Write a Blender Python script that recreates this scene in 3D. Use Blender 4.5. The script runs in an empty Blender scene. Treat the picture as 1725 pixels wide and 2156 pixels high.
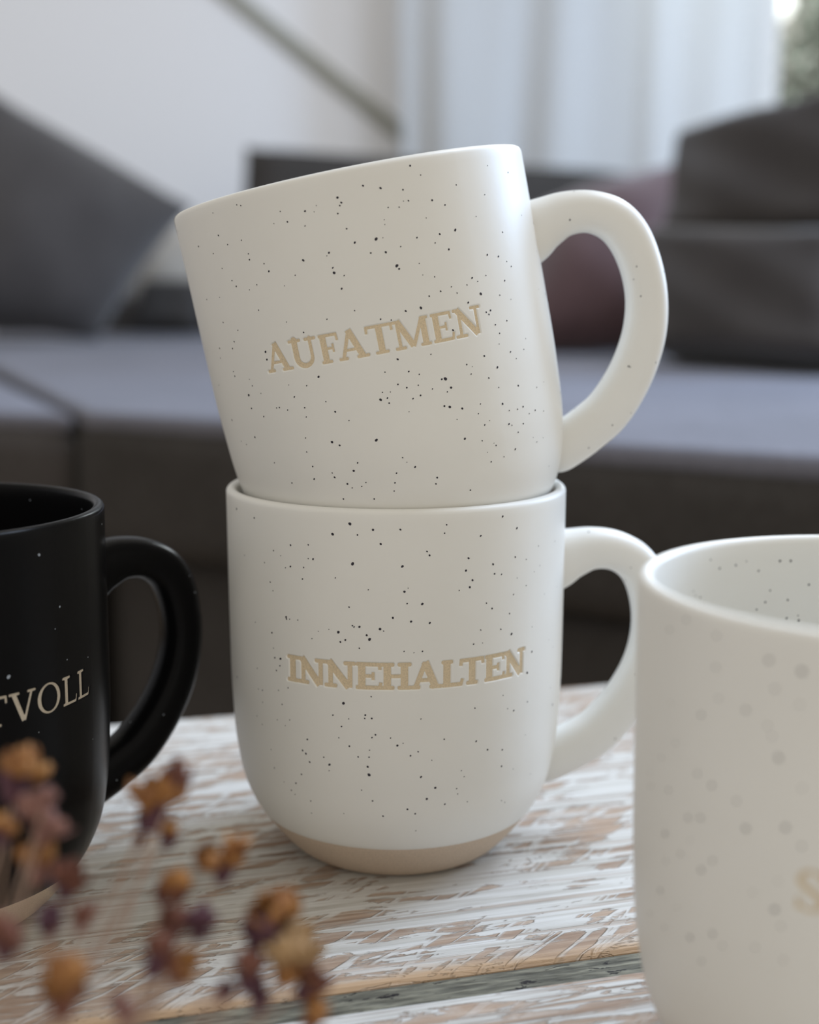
import bpy, bmesh, math, random
import numpy as np
from mathutils import Vector, Matrix, Euler
random.seed(7)
SC = bpy.context.scene
COL = SC.collection
rad = math.radians

# ------------------------------------------------------------------ camera
W, H = 1725, 2156
FPX, PITCH, HC = 2797.6, 0.16348, 0.15627
cam = bpy.data.cameras.new('camera')
cam.sensor_fit = 'HORIZONTAL'
cam.sensor_width = 36.0
cam.lens = FPX * 36.0 / W
cam.clip_start = 0.01
cam.dof.use_dof = True
cam.dof.focus_distance = 0.324
cam.dof.aperture_fstop = 8.3
cam.dof.aperture_blades = 7
cam_o = bpy.data.objects.new('camera', cam)
cam_o.location = (0, 0, HC)
cam_o.rotation_euler = (rad(90) - PITCH, 0, 0)
COL.objects.link(cam_o)
SC.camera = cam_o

# ------------------------------------------------------------------ world and light
world = bpy.data.worlds.new('overcast_sky')
SC.world = world
world.use_nodes = True
bg = world.node_tree.nodes['Background']
bg.inputs['Color'].default_value = (1.0, 0.955, 0.865, 1)
bg.inputs['Strength'].default_value = 0.68

def area(name, loc, target, sx, sy, power, color):
    d = bpy.data.lights.new(name, 'AREA')
    d.shape = 'RECTANGLE'; d.size = sx; d.size_y = sy
    d.energy = power; d.color = color
    o = bpy.data.objects.new(name, d)
    o.location = loc
    o.rotation_euler = (Vector(target) - Vector(loc)).to_track_quat('-Z', 'Y').to_euler()
    COL.objects.link(o)
    return o

# daylight through the window at the right-hand side of the room
area('side_window_daylight', (2.0, 1.75, 1.05), (-0.1, 1.0, 0.05), 0.9, 1.3, 50, (0.47, 0.68, 1.0))
# added overhead fill lamp, brightening seat and table tops from above
area('overhead_fill', (1.15, 1.05, 2.1), (0.45, 0.85, 0.0), 1.0, 0.9, 40, (0.66, 0.79, 1.0))
# daylight falling on the curtained window from outside
area('garden_daylight', (1.15, 4.35, 1.95), (0.75, 3.3, 0.7), 1.6, 0.9, 92, (0.92, 0.96, 1.0))

SC.view_settings.view_transform = 'Standard'
SC.view_settings.look = 'None'
SC.view_settings.gamma = 1.0
SC.view_settings.use_curve_mapping = False
SC.view_settings.exposure = 0.06

# ------------------------------------------------------------------ helpers
def tag(o, label=None, cat=None, group=None, kind=None):
    if label: o['label'] = label
    if cat: o['category'] = cat
    if group: o['group'] = group
    if kind: o['kind'] = kind
    return o

def thing(name, label, cat, loc=(0, 0, 0), rot=(0, 0, 0), group=None):
    o = bpy.data.objects.new(name, None)
    o.empty_display_size = 0.02
    o.location = loc; o.rotation_euler = rot
    COL.objects.link(o)
    return tag(o, label, cat, group)

def mesh_obj(name, verts, faces, mat, parent=None, smooth=True):
    me = bpy.data.meshes.new(name)
    me.from_pydata([tuple(v) for v in verts], [], faces)
    me.update()
    if smooth:
        me.polygons.foreach_set('use_smooth', [True] * len(me.polygons))
    o = bpy.data.objects.new(name, me)
    if mat: me.materials.append(mat)
    COL.objects.link(o)
    if parent: o.parent = parent
    return o

def bm_obj(name, bm, mat, parent=None, smooth=False):
    me = bpy.data.meshes.new(name)
    bm.to_mesh(me); bm.free()
    if smooth:
        me.polygons.foreach_set('use_smooth', [True] * len(me.polygons))
    o = bpy.data.objects.new(name, me)
    if mat: me.materials.append(mat)
    COL.objects.link(o)
    if parent: o.parent = parent
    return o

def bm_box(lo, hi, bevel=0.0, seg=2):
    bm = bmesh.new()
    bmesh.ops.create_cube(bm, size=1)
    for v in bm.verts:
        v.co = Vector([(lo[i] + hi[i]) / 2 + v.co[i] * (hi[i] - lo[i]) for i in range(3)])
    if bevel:
        bmesh.ops.bevel(bm, geom=bm.edges[:], offset=bevel, segments=seg, profile=0.5, affect='EDGES')
    return bm

def pray(px, py):
    u = (px - W / 2) / FPX; v = -(py - H / 2) / FPX
    c, s = math.cos(PITCH), math.sin(PITCH)
    return Vector((u, c + v * s, -s + v * c))

def on_y(px, py, y):            # point of the room seen at (px, py) at distance y
    d = pray(px, py)
    return Vector((0, 0, HC)) + d * (y / d.y)

def on_z(px, py, z):            # point of the horizontal plane z seen at (px, py)
    d = pray(px, py)
    return Vector((0, 0, HC)) + d * ((z - HC) / d.z)

# ------------------------------------------------------------------ materials
def material(name, color=(0.8, 0.8, 0.8), rough=0.5, spec=0.5, coat=0.0, sheen=0.0):
    m = bpy.data.materials.new(name); m.use_nodes = True
    b = m.node_tree.nodes['Principled BSDF']
    b.inputs['Base Color'].default_value = (*color, 1)
    b.inputs['Roughness'].default_value = rough
    b.inputs['Specular IOR Level'].default_value = spec
    b.inputs['Coat Weight'].default_value = coat
    if sheen:
        b.inputs['Sheen Weight'].default_value = sheen
        b.inputs['Sheen Roughness'].default_value = 0.5
    return m

class NT:
    def __init__(s, m): s.t = m.node_tree; s.b = s.t.nodes['Principled BSDF']
    def n(s, kind, **kw):
        x = s.t.nodes.new(kind)
        for k, v in kw.items():
            setattr(x, k, v)
        return x
    def l(s, a, b): s.t.links.new(a, b)
    def coord(s, scale=(1, 1, 1), rot=(0, 0, 0)):
        tc = s.n('ShaderNodeTexCoord'); mp = s.n('ShaderNodeMapping')
        mp.inputs['Scale'].default_value = scale; mp.inputs['Rotation'].default_value = rot
        s.l(tc.outputs['Object'], mp.inputs['Vector']); return mp.outputs['Vector']
    def noise(s, vec, scale, detail=3, rough=0.55, dist=0.0):
        x = s.n('ShaderNodeTexNoise')
        x.inputs['Scale'].default_value = scale; x.inputs['Detail'].default_value = detail
        x.inputs['Roughness'].default_value = rough; x.inputs['Distortion'].default_value = dist
        s.l(vec, x.inputs['Vector']); return x.outputs['Fac']
    def ramp(s, fac, stops):
        x = s.n('ShaderNodeValToRGB'); e = x.color_ramp.elements
        while len(e) < len(stops): e.new(0.5)
        for i, (p, c) in enumerate(stops):
            e[i].position = p; e[i].color = c if len(c) == 4 else (*c, 1)
        s.l(fac, x.inputs['Fac']); return x.outputs['Color']
    def math(s, op, a, b=None, clamp=False):
        x = s.n('ShaderNodeMath'); x.operation = op; x.use_clamp = clamp
        for i, v in enumerate((a, b)):
            if v is None: continue
            if isinstance(v, (int, float)): x.inputs[i].default_value = v
            else: s.l(v, x.inputs[i])
        return x.outputs[0]
    def mix(s, fac, a, b):
        x = s.n('ShaderNodeMix'); x.data_type = 'RGBA'
        for i, v in ((0, fac), (6, a), (7, b)):
            if isinstance(v, (int, float)): x.inputs[i].default_value = v
            elif isinstance(v, tuple): x.inputs[i].default_value = (*v, 1) if len(v) == 3 else v
            else: s.l(v, x.inputs[i])
        return x.outputs[2]
    def bump(s, h, strength, dist):
        x = s.n('ShaderNodeBump'); x.inputs['Strength'].default_value = strength
        x.inputs['Distance'].default_value = dist
        s.l(h, x.inputs['Height']); s.l(x.outputs['Normal'], s.b.inputs['Normal'])
    def color(s, c): s.l(c, s.b.inputs['Base Color'])

def fabric(name, dark, light, scale=160, rough=0.9, sheen=0.3, bump=0.4):
    m = material(name, dark, rough, 0.25, sheen=sheen); t = NT(m)
    v = t.coord()
    n = t.noise(v, scale, 2); n2 = t.noise(v, 9, 3)
    f = t.math('MULTIPLY', t.math('ADD', n, n2), 0.5)
    t.color(t.ramp(f, [(0.35, dark), (0.65, light)]))
    t.bump(n, bump, 0.002)
    return m

def glaze(name, color, rough, var=0.03, spec=0.5):
    m = material(name, color, rough, 0.5); t = NT(m)
    n = t.noise(t.coord(), 35, 3)
    lo = tuple(max(0, c * (1 - var)) for c in color)
    t.color(t.ramp(n, [(0.3, lo), (0.7, color)]))
    t.b.inputs['Specular IOR Level'].default_value = spec
    n2 = t.noise(t.coord(), 420, 2)
    t.bump(n2, 0.05, 0.0003)
    return m

def clay(name, color, rough=0.75):
    m = material(name, color, rough, 0.3); t = NT(m)
    n = t.noise(t.coord(), 2600, 3, 0.7)
    t.color(t.ramp(n, [(0.3, tuple(c * 0.80 for c in color)), (0.55, color), (0.8, tuple(min(1, c * 1.12) for c in color))]))
    t.bump(n, 0.25, 0.0002)
    return m

M_GLAZE = glaze('matte_white_glaze', (0.80, 0.785, 0.74), 0.42)
M_BLACK = glaze('matte_black_glaze', (0.0045, 0.0045, 0.005), 0.27, spec=0.09)
M_CLAY = clay('raw_beige_clay', (0.70, 0.57, 0.39))
M_CLAYBASE = clay('raw_clay_foot', (0.60, 0.48, 0.37))
M_CREAM = clay('cream_clay', (0.55, 0.48, 0.38))
M_SPECK = material('dark_speckle', (0.016, 0.012, 0.022), 0.5)
M_WSPECK = material('pale_speckle', (0.33, 0.37, 0.42), 0.5)
M_SOFA = fabric('charcoal_sofa_fabric', (0.038, 0.034, 0.031), (0.057, 0.052, 0.049), sheen=0.0)
M_SOFA2 = fabric('grey_cushion_fabric', (0.041, 0.035, 0.033), (0.062, 0.054, 0.051), sheen=0.3)
M_SEAT_LIT = fabric('lit_seat_fabric', (0.125, 0.125, 0.15), (0.175, 0.175, 0.21), sheen=0.1)  # sofa fabric made paler and bluer, daylight on the seat painted in
M_MAUVE = fabric('mauve_velvet', (0.070, 0.037, 0.036), (0.115, 0.066, 0.066), sheen=0.4)
M_BEIGE = fabric('beige_linen', (0.40, 0.36, 0.31), (0.50, 0.46, 0.40))
M_WALL = material('white_plaster', (0.87, 0.855, 0.85), 0.9, 0.2)
_t = NT(M_WALL); _n = _t.noise(_t.coord(), 40, 4); _t.bump(_n, 0.15, 0.003)
M_TRIM = material('grey_green_trim_paint', (0.30, 0.295, 0.245), 0.6)
M_FLOOR = material('oak_floor', (0.24, 0.17, 0.11), 0.5)
_t = NT(M_FLOOR); _n = _t.noise(_t.coord((1, 9, 1)), 6, 4)
_t.color(_t.ramp(_n, [(0.3, (0.30, 0.22, 0.15)), (0.7, (0.45, 0.35, 0.25))]))
M_FRAME = material('white_window_paint', (0.80, 0.80, 0.79), 0.4)
M_LEG = material('dark_wood', (0.05, 0.035, 0.025), 0.5)

def curtain_material():
    m = bpy.data.materials.new('sheer_white_curtain'); m.use_nodes = True
    t = m.node_tree; b = t.nodes['Principled BSDF']; out = t.nodes['Material Output']
    b.inputs['Base Color'].default_value = (0.82, 0.82, 0.81, 1); b.inputs['Roughness'].default_value = 0.9
    b.inputs['Specular IOR Level'].default_value = 0.1
    tr = t.nodes.new('ShaderNodeBsdfTranslucent'); tr.inputs['Color'].default_value = (0.86, 0.88, 0.90, 1)
    mx = t.nodes.new('ShaderNodeMixShader'); mx.inputs[0].default_value = 0.5
    t.links.new(b.outputs[0], mx.inputs[1]); t.links.new(tr.outputs[0], mx.inputs[2])
    w = t.nodes.new('ShaderNodeTexNoise'); w.inputs['Scale'].default_value = 300
    bp = t.nodes.new('ShaderNodeBump'); bp.inputs['Strength'].default_value = 0.1; bp.inputs['Distance'].default_value = 0.001
    t.links.new(w.outputs['Fac'], bp.inputs['Height']); t.links.new(bp.outputs[0], b.inputs['Normal'])
    t.links.new(mx.outputs[0], out.inputs['Surface'])
    return m
M_CURTAIN = curtain_material()

def glass_material():
    m = bpy.data.materials.new('window_glass'); m.use_nodes = True
    t = m.node_tree; out = t.nodes['Material Output']
    t.nodes.remove(t.nodes['Principled BSDF'])
    tr = t.nodes.new('ShaderNodeBsdfTransparent'); gl = t.nodes.new('ShaderNodeBsdfGlossy')
    gl.inputs['Roughness'].default_value = 0.02
    tr.inputs['Color'].default_value = (0.96, 0.98, 0.97, 1)
    fr = t.nodes.new('ShaderNodeFresnel'); fr.inputs['IOR'].default_value = 1.45
    mx = t.nodes.new('ShaderNodeMixShader')
    t.links.new(fr.outputs[0], mx.inputs[0]); t.links.new(tr.outputs[0], mx.inputs[1]); t.links.new(gl.outputs[0], mx.inputs[2])
    t.links.new(mx.outputs[0], out.inputs['Surface'])
    return m
M_GLASS = glass_material()

def plank_material(name, seed, edge_wear, lines_amount=0.5, saw_amount=0.9):
    # whitewashed rough-sawn board: object x runs along the grain
    m = material(name, (0.7, 0.68, 0.65), 0.8, 0.25); t = NT(m)
    tc = t.n('ShaderNodeTexCoord')
    def mp(scale, rotz=0.0, off=0.0):
        x = t.n('ShaderNodeMapping'); x.vector_type = 'POINT'
        r = t.n('ShaderNodeMapping'); r.inputs['Rotation'].default_value = (0, 0, rotz)
        r.inputs['Location'].default_value = (seed * 3.7 + off, seed * 1.3, 0)
        t.l(tc.outputs['Object'], r.inputs['Vector'])
        x.inputs['Scale'].default_value = scale
        t.l(r.outputs['Vector'], x.inputs['Vector']); return x.outputs['Vector']
    grain = t.noise(mp((16, 420, 16)), 1.0, 5, 0.62, 0.5)           # fine long grain
    wedge = t.noise(mp((36, 215, 20), 0, 2.0), 1.0, 5, 0.62, 0.6)    # worn slivers along the grain
    saw = t.noise(mp((14, 105, 20), rad(-38), 5.0), 1.0, 3, 0.55, 0.25)   # slanting saw marks across the grain
    patch = t.noise(mp((9, 20, 9), 0, 9.0), 1.0, 3, 0.5)            # where the paint has gone
    ribs = t.noise(mp((5, 300, 5), 0, 4.0), 1.0, 4, 0.6)            # raised ribs running the length
    s = t.math('ADD', wedge, t.math('MULTIPLY', patch, 0.55))
    s = t.math('ADD', s, t.math('MULTIPLY', saw, 0.45))             # mean about 1.18
    wear = t.ramp(t.math('SUBTRACT', s, 0.515), [(0.50, (0, 0, 0)), (0.525, (0.75, 0.75, 0.75)), (0.64, (1, 1, 1))])
    ridge = t.math('ABSOLUTE', t.math('SUBTRACT', saw, 0.5))
    keep = t.ramp(ridge, [(0.012, (1 - saw_amount,) * 3), (0.034, (1, 1, 1))])   # paint left standing on the saw ridges
    wear = t.math('MULTIPLY', wear, keep)
    lines = t.ramp(ribs, [(0.55, (0, 0, 0)), (0.61, (1, 1, 1))])
    wear = t.math('MAXIMUM', wear, t.math('MULTIPLY', lines, lines_amount))
    wood = t.ramp(grain, [(0.25, (0.20, 0.125, 0.085)), (0.5, (0.38, 0.27, 0.195)), (0.75, (0.55, 0.43, 0.33))])
    paint = t.ramp(grain, [(0.25, (0.36, 0.325, 0.28)), (0.42, (0.54, 0.515, 0.47)), (0.62, (0.66, 0.64, 0.605))])
    col = t.mix(wear, paint, wood)
    if edge_wear is not None:                                     # bare warm arris along the gap
        sx = t.n('ShaderNodeSeparateXYZ'); t.l(tc.outputs['Object'], sx.inputs[0])
        d = t.math('ABSOLUTE', t.math('SUBTRACT', sx.outputs['Y'], edge_wear))
        d = t.math('ADD', d, t.math('MULTIPLY', t.math('SUBTRACT', wedge, 0.5), 0.012))
        e = t.ramp(d, [(0.0, (1, 1, 1)), (0.0020, (0.75, 0.75, 0.75)), (0.0045, (0, 0, 0))])
        col = t.mix(e, col, (0.50, 0.34, 0.21))
    t.color(col)
    h = t.math('SUBTRACT', t.math('MULTIPLY', grain, 0.5), t.math('MULTIPLY', wear, 0.7))
    h = t.math('ADD', h, t.math('MULTIPLY', ribs, lines_amount))
    t.bump(h, 0.8, 0.0011)
    return m

def strip_material():
    m = material('chipped_grey_green_paint', (0.3, 0.3, 0.27), 0.7, 0.3); t = NT(m)
    tc = t.n('ShaderNodeTexCoord'); mp = t.n('ShaderNodeMapping'); mp.inputs['Scale'].default_value = (70, 620, 60)
    t.l(tc.outputs['Object'], mp.inputs['Vector'])
    n = t.noise(mp.outputs['Vector'], 1.0, 4, 0.6, 0.4)
    mp2 = t.n('ShaderNodeMapping'); mp2.inputs['Scale'].default_value = (95, 300, 60)
    t.l(tc.outputs['Object'], mp2.inputs['Vector'])
    c = t.noise(mp2.outputs['Vector'], 1.0, 4, 0.65, 0.5)
    base = t.ramp(n, [(0.32, (0.055, 0.051, 0.038)), (0.48, (0.130, 0.122, 0.092)), (0.66, (0.27, 0.255, 0.19))])
    chip = t.ramp(c, [(0.612, (0, 0, 0)), (0.63, (1, 1, 1))])
    t.color(t.mix(chip, base, (0.012, 0.009, 0.008)))
    t.bump(n, 0.9, 0.0012)
    return m

# ------------------------------------------------------------------ mugs
MUG_H = 0.10398
Z_CLAY = 0.01275
WALL = 0.0029
_KZ = np.array([0, .0015, .004, .008, .013, .02, .03, .045, .065, .085, .101]) / .101 * MUG_H
_KR = np.array([.0272, .0296, .0323, .0358, .0395, .0430, .0452, .0464, .0468, .0469, .0470])
_KM = np.gradient(_KR, _KZ)
def radius(z):
    z = np.asarray(z, float)
    i = np.clip(np.searchsorted(_KZ, z) - 1, 0, len(_KZ) - 2)
    h = _KZ[i + 1] - _KZ[i]; t = (z - _KZ[i]) / h
    return ((2*t**3 - 3*t**2 + 1) * _KR[i] + (t**3 - 2*t**2 + t) * h * _KM[i]
            + (-2*t**3 + 3*t**2) * _KR[i + 1] + (t**3 - t**2) * h * _KM[i + 1])

# ---- lettering: signed distance (mm) of hand-drawn serif capitals, stroke by stroke
CAP = 7.15
def d_bar(p, ax, ay, bx, by, w, r=0.10):
    d = np.array([bx - ax, by - ay]); L = np.hypot(*d); d = d / L
    q = p - np.array([(ax + bx) / 2, (ay + by) / 2])
    x = np.abs(q @ d) - (L / 2 - r); y = np.abs(q @ np.array([-d[1], d[0]])) - (w / 2 - r)
    return np.hypot(np.maximum(x, 0), np.maximum(y, 0)) + np.minimum(np.maximum(x, y), 0) - r
def d_poly(p, pts, ws):
    o = np.full(p.shape[:-1], 1e9)
    for (a, b, wa, wb) in zip(pts[:-1], pts[1:], ws[:-1], ws[1:]):
        a = np.array(a, float); b = np.array(b, float); ab = b - a
        t = np.clip(((p - a) @ ab) / (ab @ ab), 0, 1)
        o = np.minimum(o, np.linalg.norm(p - a - t[..., None] * ab, axis=-1) - (wa + (wb - wa) * t) / 2)
    return o
def d_ell(p, cx, cy, a, b):
    q = p - np.array([cx, cy]); k = np.hypot(q[..., 0] / a, q[..., 1] / b); g = np.hypot(q[..., 0] / a**2, q[..., 1] / b**2)
    return k * (k - 1) / np.maximum(g, 1e-9)

def glyph(ch, p, w, T, t, S):
    """p in mm with the origin at the lower left of a box w wide and CAP high"""
    h = CAP; B = []
    bar = lambda *a, **k: B.append(d_bar(p, *a, **k))
    def foot(x0, x1, top=False):
        y = h - S / 2 if top else S / 2
        bar(x0 * w, y, x1 * w, y, S, r=S * 0.42)
    if ch == 'I':
        bar(.5*w, .1, .5*w, h-.1, T); foot(0, 1); foot(0, 1, True)
    elif ch == 'A':
        bar(.13*w, .2, .46*w, h-.1, t); bar(.44*w, h, .80*w, .2, T); bar(.26*w, .33*h, .66*w, .33*h, t*.8)
        foot(-.02, .31); foot(.58, 1.02)
    elif ch == 'U':
        y = .36*h
        pts = [(.23*w, h-.2), (.23*w, y)]; ws = [T, T]
        for k in range(1, 12):
            a = math.pi + math.pi * k / 12
            pts.append((.505*w + .275*w*math.cos(a), y + (y - .45)*math.sin(a))); ws.append(T + (t - T) * k / 12)
        pts += [(.78*w, y), (.78*w, h-.2)]; ws += [t, t]
        B.append(d_poly(p, pts, ws)); foot(0, .47, True); foot(.58, 1, True)
    elif ch in 'FE':
        bar(.27*w, .1, .27*w, h-.1, T); bar(.05*w, h-S/2, .95*w, h-S/2, S, r=S*.3)
        bar(.93*w, h-.05, .96*w, h-2.0, S*.85); bar(.27*w, .5*h, .68*w, .5*h, t*.75); bar(.70*w, .35*h, .70*w, .65*h, S*.75)
        if ch == 'F': foot(.02, .58)
        else:
            bar(.03*w, S/2, .96*w, S/2, S, r=S*.3); bar(.93*w, .1, 1.0*w, 2.0, S*.85)
    elif ch == 'T':
        bar(.5*w, .1, .5*w, h-.1, T); foot(.24, .76); bar(.02*w, h-S/2, .98*w, h-S/2, S, r=S*.3)
        bar(.05*w, h-.05, .03*w, h-1.95, S*.9); bar(.95*w, h-.05, .97*w, h-1.95, S*.9)
    elif ch == 'M':
        bar(.15*w, .2, .15*w, h-.2, t*.95); bar(.85*w, .2, .85*w, h-.2, T)
        bar(.15*w, h-.1, .50*w, .45, T*.95); bar(.50*w, .30, .83*w, h-.2, t)
        foot(0, .31); foot(.69, 1); foot(0, .24, True); foot(.76, 1, True)
    elif ch == 'N':
        bar(.21*w, .2, .21*w, h-.2, t); bar(.83*w, .25, .83*w, h-.2, t); bar(.15*w, h-.2, .80*w, .25, T)
        foot(.0, .43); foot(0, .26, True); foot(.62, 1.02, True)
    elif ch == 'H':
        for x in (.24, .77): bar(x*w, .1, x*w, h-.1, T)
        bar(.2*w, .5*h, .8*w, .5*h, t*.8)
        for tp in (False, True): foot(.0, .47, tp); foot(.55, 1.0, tp)
    elif ch == 'L':
        bar(.28*w, .1, .28*w, h-.1, T); foot(.03, .56, True); bar(.05*w, S/2, .95*w, S/2, S, r=S*.3); bar(.90*w, .1, .98*w, 2.0, S*.85)
    elif ch == 'V':
        bar(.17*w, h-.2, .52*w, .1, T); bar(.84*w, h-.2, .54*w, .1, t); foot(0, .40, True); foot(.66, 1, True)
    elif ch == 'O':
        o = d_ell(p, .5*w, .5*h, .5*w, .52*h); i = d_ell(p, .5*w, .5*h, .5*w - T*.95, .52*h - t*.8)
        B.append(np.maximum(o, -i))
    elif ch == 'S':
        pts, ws = [], []
        for k, (x, y, ww) in enumerate([(.86, .80, t), (.70, .93, t), (.45, .97, t), (.20, .86, t*1.2), (.15, .70, T), (.30, .57, T), (.60, .47, T), (.82, .34, T), (.82, .16, t*1.3), (.60, .04, t), (.32, .04, t), (.12, .20, t)]):
            pts.append((x*w, y*h)); ws.append(ww)
        B.append(d_poly(p, pts, ws)); bar(.88*w, h, .88*w, .70*h, S); bar(.10*w, 0, .10*w, .30*h, S)
    elif ch == 'K':
        bar(.24*w, .1, .24*w, h-.1, T); bar(.30*w, .42*h, .80*w, h-.2, t); bar(.42*w, .58*h, .86*w, .2, T)
        foot(0, .48); foot(0, .48, True); foot(.66, 1.0); foot(.62, .98, True)
    elif ch == 'R':
        bar(.24*w, .1, .24*w, h-.1, T); foot(0, .48)
        bar(0, h-S/2, .5*w, h-S/2, S)
        o = d_ell(p, .42*w, .735*h, .40*w, .265*h); i = d_ell(p, .42*w, .735*h, .40*w - T*.8, .265*h - t*.7)
        B.append(np.maximum(np.maximum(o, -i), .22*w - p[..., 0])); bar(.45*w, .48*h, .86*w, .2, T); foot(.70, 1.02)
    o = B[0]
    for b in B[1:]: o = np.minimum(o, b)
    return o

def word_sdf(X, Z, letters, z0, slope, T, t, S):
    """X, Z in mm on the unrolled wall; letters = [(char, left, right)]"""
    o = np.full(X.shape, 9.0)
    P = np.stack([X, Z - z0 - slope * X], -1)
    for ch, a, b in letters:
        m = (X > a - 1.5) & (X < b + 1.5)
        if m.any():
            o[m] = np.minimum(o[m], glyph(ch, P[m] - np.array([a, 0.0]), b - a, T, t, S))
    return o

R_TXT = 46.6          # mm, radius on which the words are measured
def revolve(rows, thetas):
    """rows: arrays (r[theta], z) bottom to top -> verts, faces (closed round)"""
    nt = len(thetas); st, ct = np.sin(thetas), -np.cos(thetas)
    V = np.concatenate([np.stack([np.broadcast_to(r, nt) * st, np.broadcast_to(r, nt) * ct, np.full(nt, z)], -1) for r, z in rows])
    F = []
    for j in range(len(rows) - 1):
        a = j * nt; b = a + nt
        for i in range(nt):
            k = (i + 1) % nt
            F.append((a + i, a + k, b + k, b + i))
    return V, F

def make_handle(mat, parent):
    ctr = [(42.4, 80.4, 17.6, 16.5), (46.2, 81.8, 16.6, 15.2), (50.5, 83.3, 14.0, 13.6), (56, 84.5, 11.9, 12.6), (62.3, 83.8, 11.2, 12.4), (68, 80.6, 11.6, 12.4),
           (71.6, 75.2, 11.6, 12.4), (73.5, 67.4, 11.2, 12.4), (73.7, 59, 11.2, 12.4), (72, 50.6, 11.6, 12.4), (68.6, 43.0, 12.0, 12.6),
           (63.8, 36, 12.4, 12.8), (57.7, 29.8, 12.8, 13.2), (51, 25.9, 13.0, 13.6), (46.4, 23.8, 13.2, 14.4), (42.6, 22.6, 13.6, 15.0), (40.4, 22.2, 12.6, 14.0)]
    A = np.array(ctr) / 1000.0
    # Catmull-Rom resample
    pts = []
    n = len(A)
    for i in range(n - 1):
        p0, p1, p2, p3 = A[max(i-1, 0)], A[i], A[i+1], A[min(i+2, n-1)]
        for k in range(5):
            t = k / 5
            pts.append(0.5 * ((2*p1) + (-p0+p2)*t + (2*p0-5*p1+4*p2-p3)*t*t + (-p0+3*p1-3*p2+p3)*t**3))
    pts.append(A[-1]); pts = np.array(pts)
    tang = np.gradient(pts[:, :2], axis=0); tang /= np.linalg.norm(tang, axis=1)[:, None]
    ns = 28; V = []
    for (x, z, th, wd), tg in zip(pts, tang):
        nx, nz = -tg[1], tg[0]                 # in-plane normal
        for k in range(ns):
            a = 2 * math.pi * k / ns; c, s = math.cos(a), math.sin(a); e = 2 / 2.5
            cc = math.copysign(abs(c) ** e, c) * th / 2; ss = math.copysign(abs(s) ** e, s) * wd / 2
            V.append((x + nx * cc, ss, z + nz * cc))
    F = []
    m = len(pts)
    for j in range(m - 1):
        for k in range(ns):
            F.append((j*ns + k, j*ns + (k+1) % ns, (j+1)*ns + (k+1) % ns, (j+1)*ns + k))
    F.append(tuple(range(ns))[::-1]); F.append(tuple(range((m-1)*ns, m*ns)))
    o = mesh_obj('handle', V, F, mat, parent)
    bm = bmesh.new(); bm.from_mesh(o.data); bmesh.ops.recalc_face_normals(bm, faces=bm.faces[:]); bm.to_mesh(o.data); bm.free()
    return o, pts

def disc(verts, faces, c, n, r, rng):
    n = n.normalized(); a = n.orthogonal().normalized(); b = n.cross(a)
    k0 = len(verts); e = rng.uniform(0.85, 1.2); ph = rng.uniform(0, 6.28)
    for k in range(8):
        t = k * math.pi / 4
        rr = r * rng.uniform(0.88, 1.1)
        q = a * (rr * e * math.cos(t + ph)) + b * (rr / e * math.sin(t + ph))
        verts.append(c + q)
    faces.append(tuple(range(k0, k0 + 8)))

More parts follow.
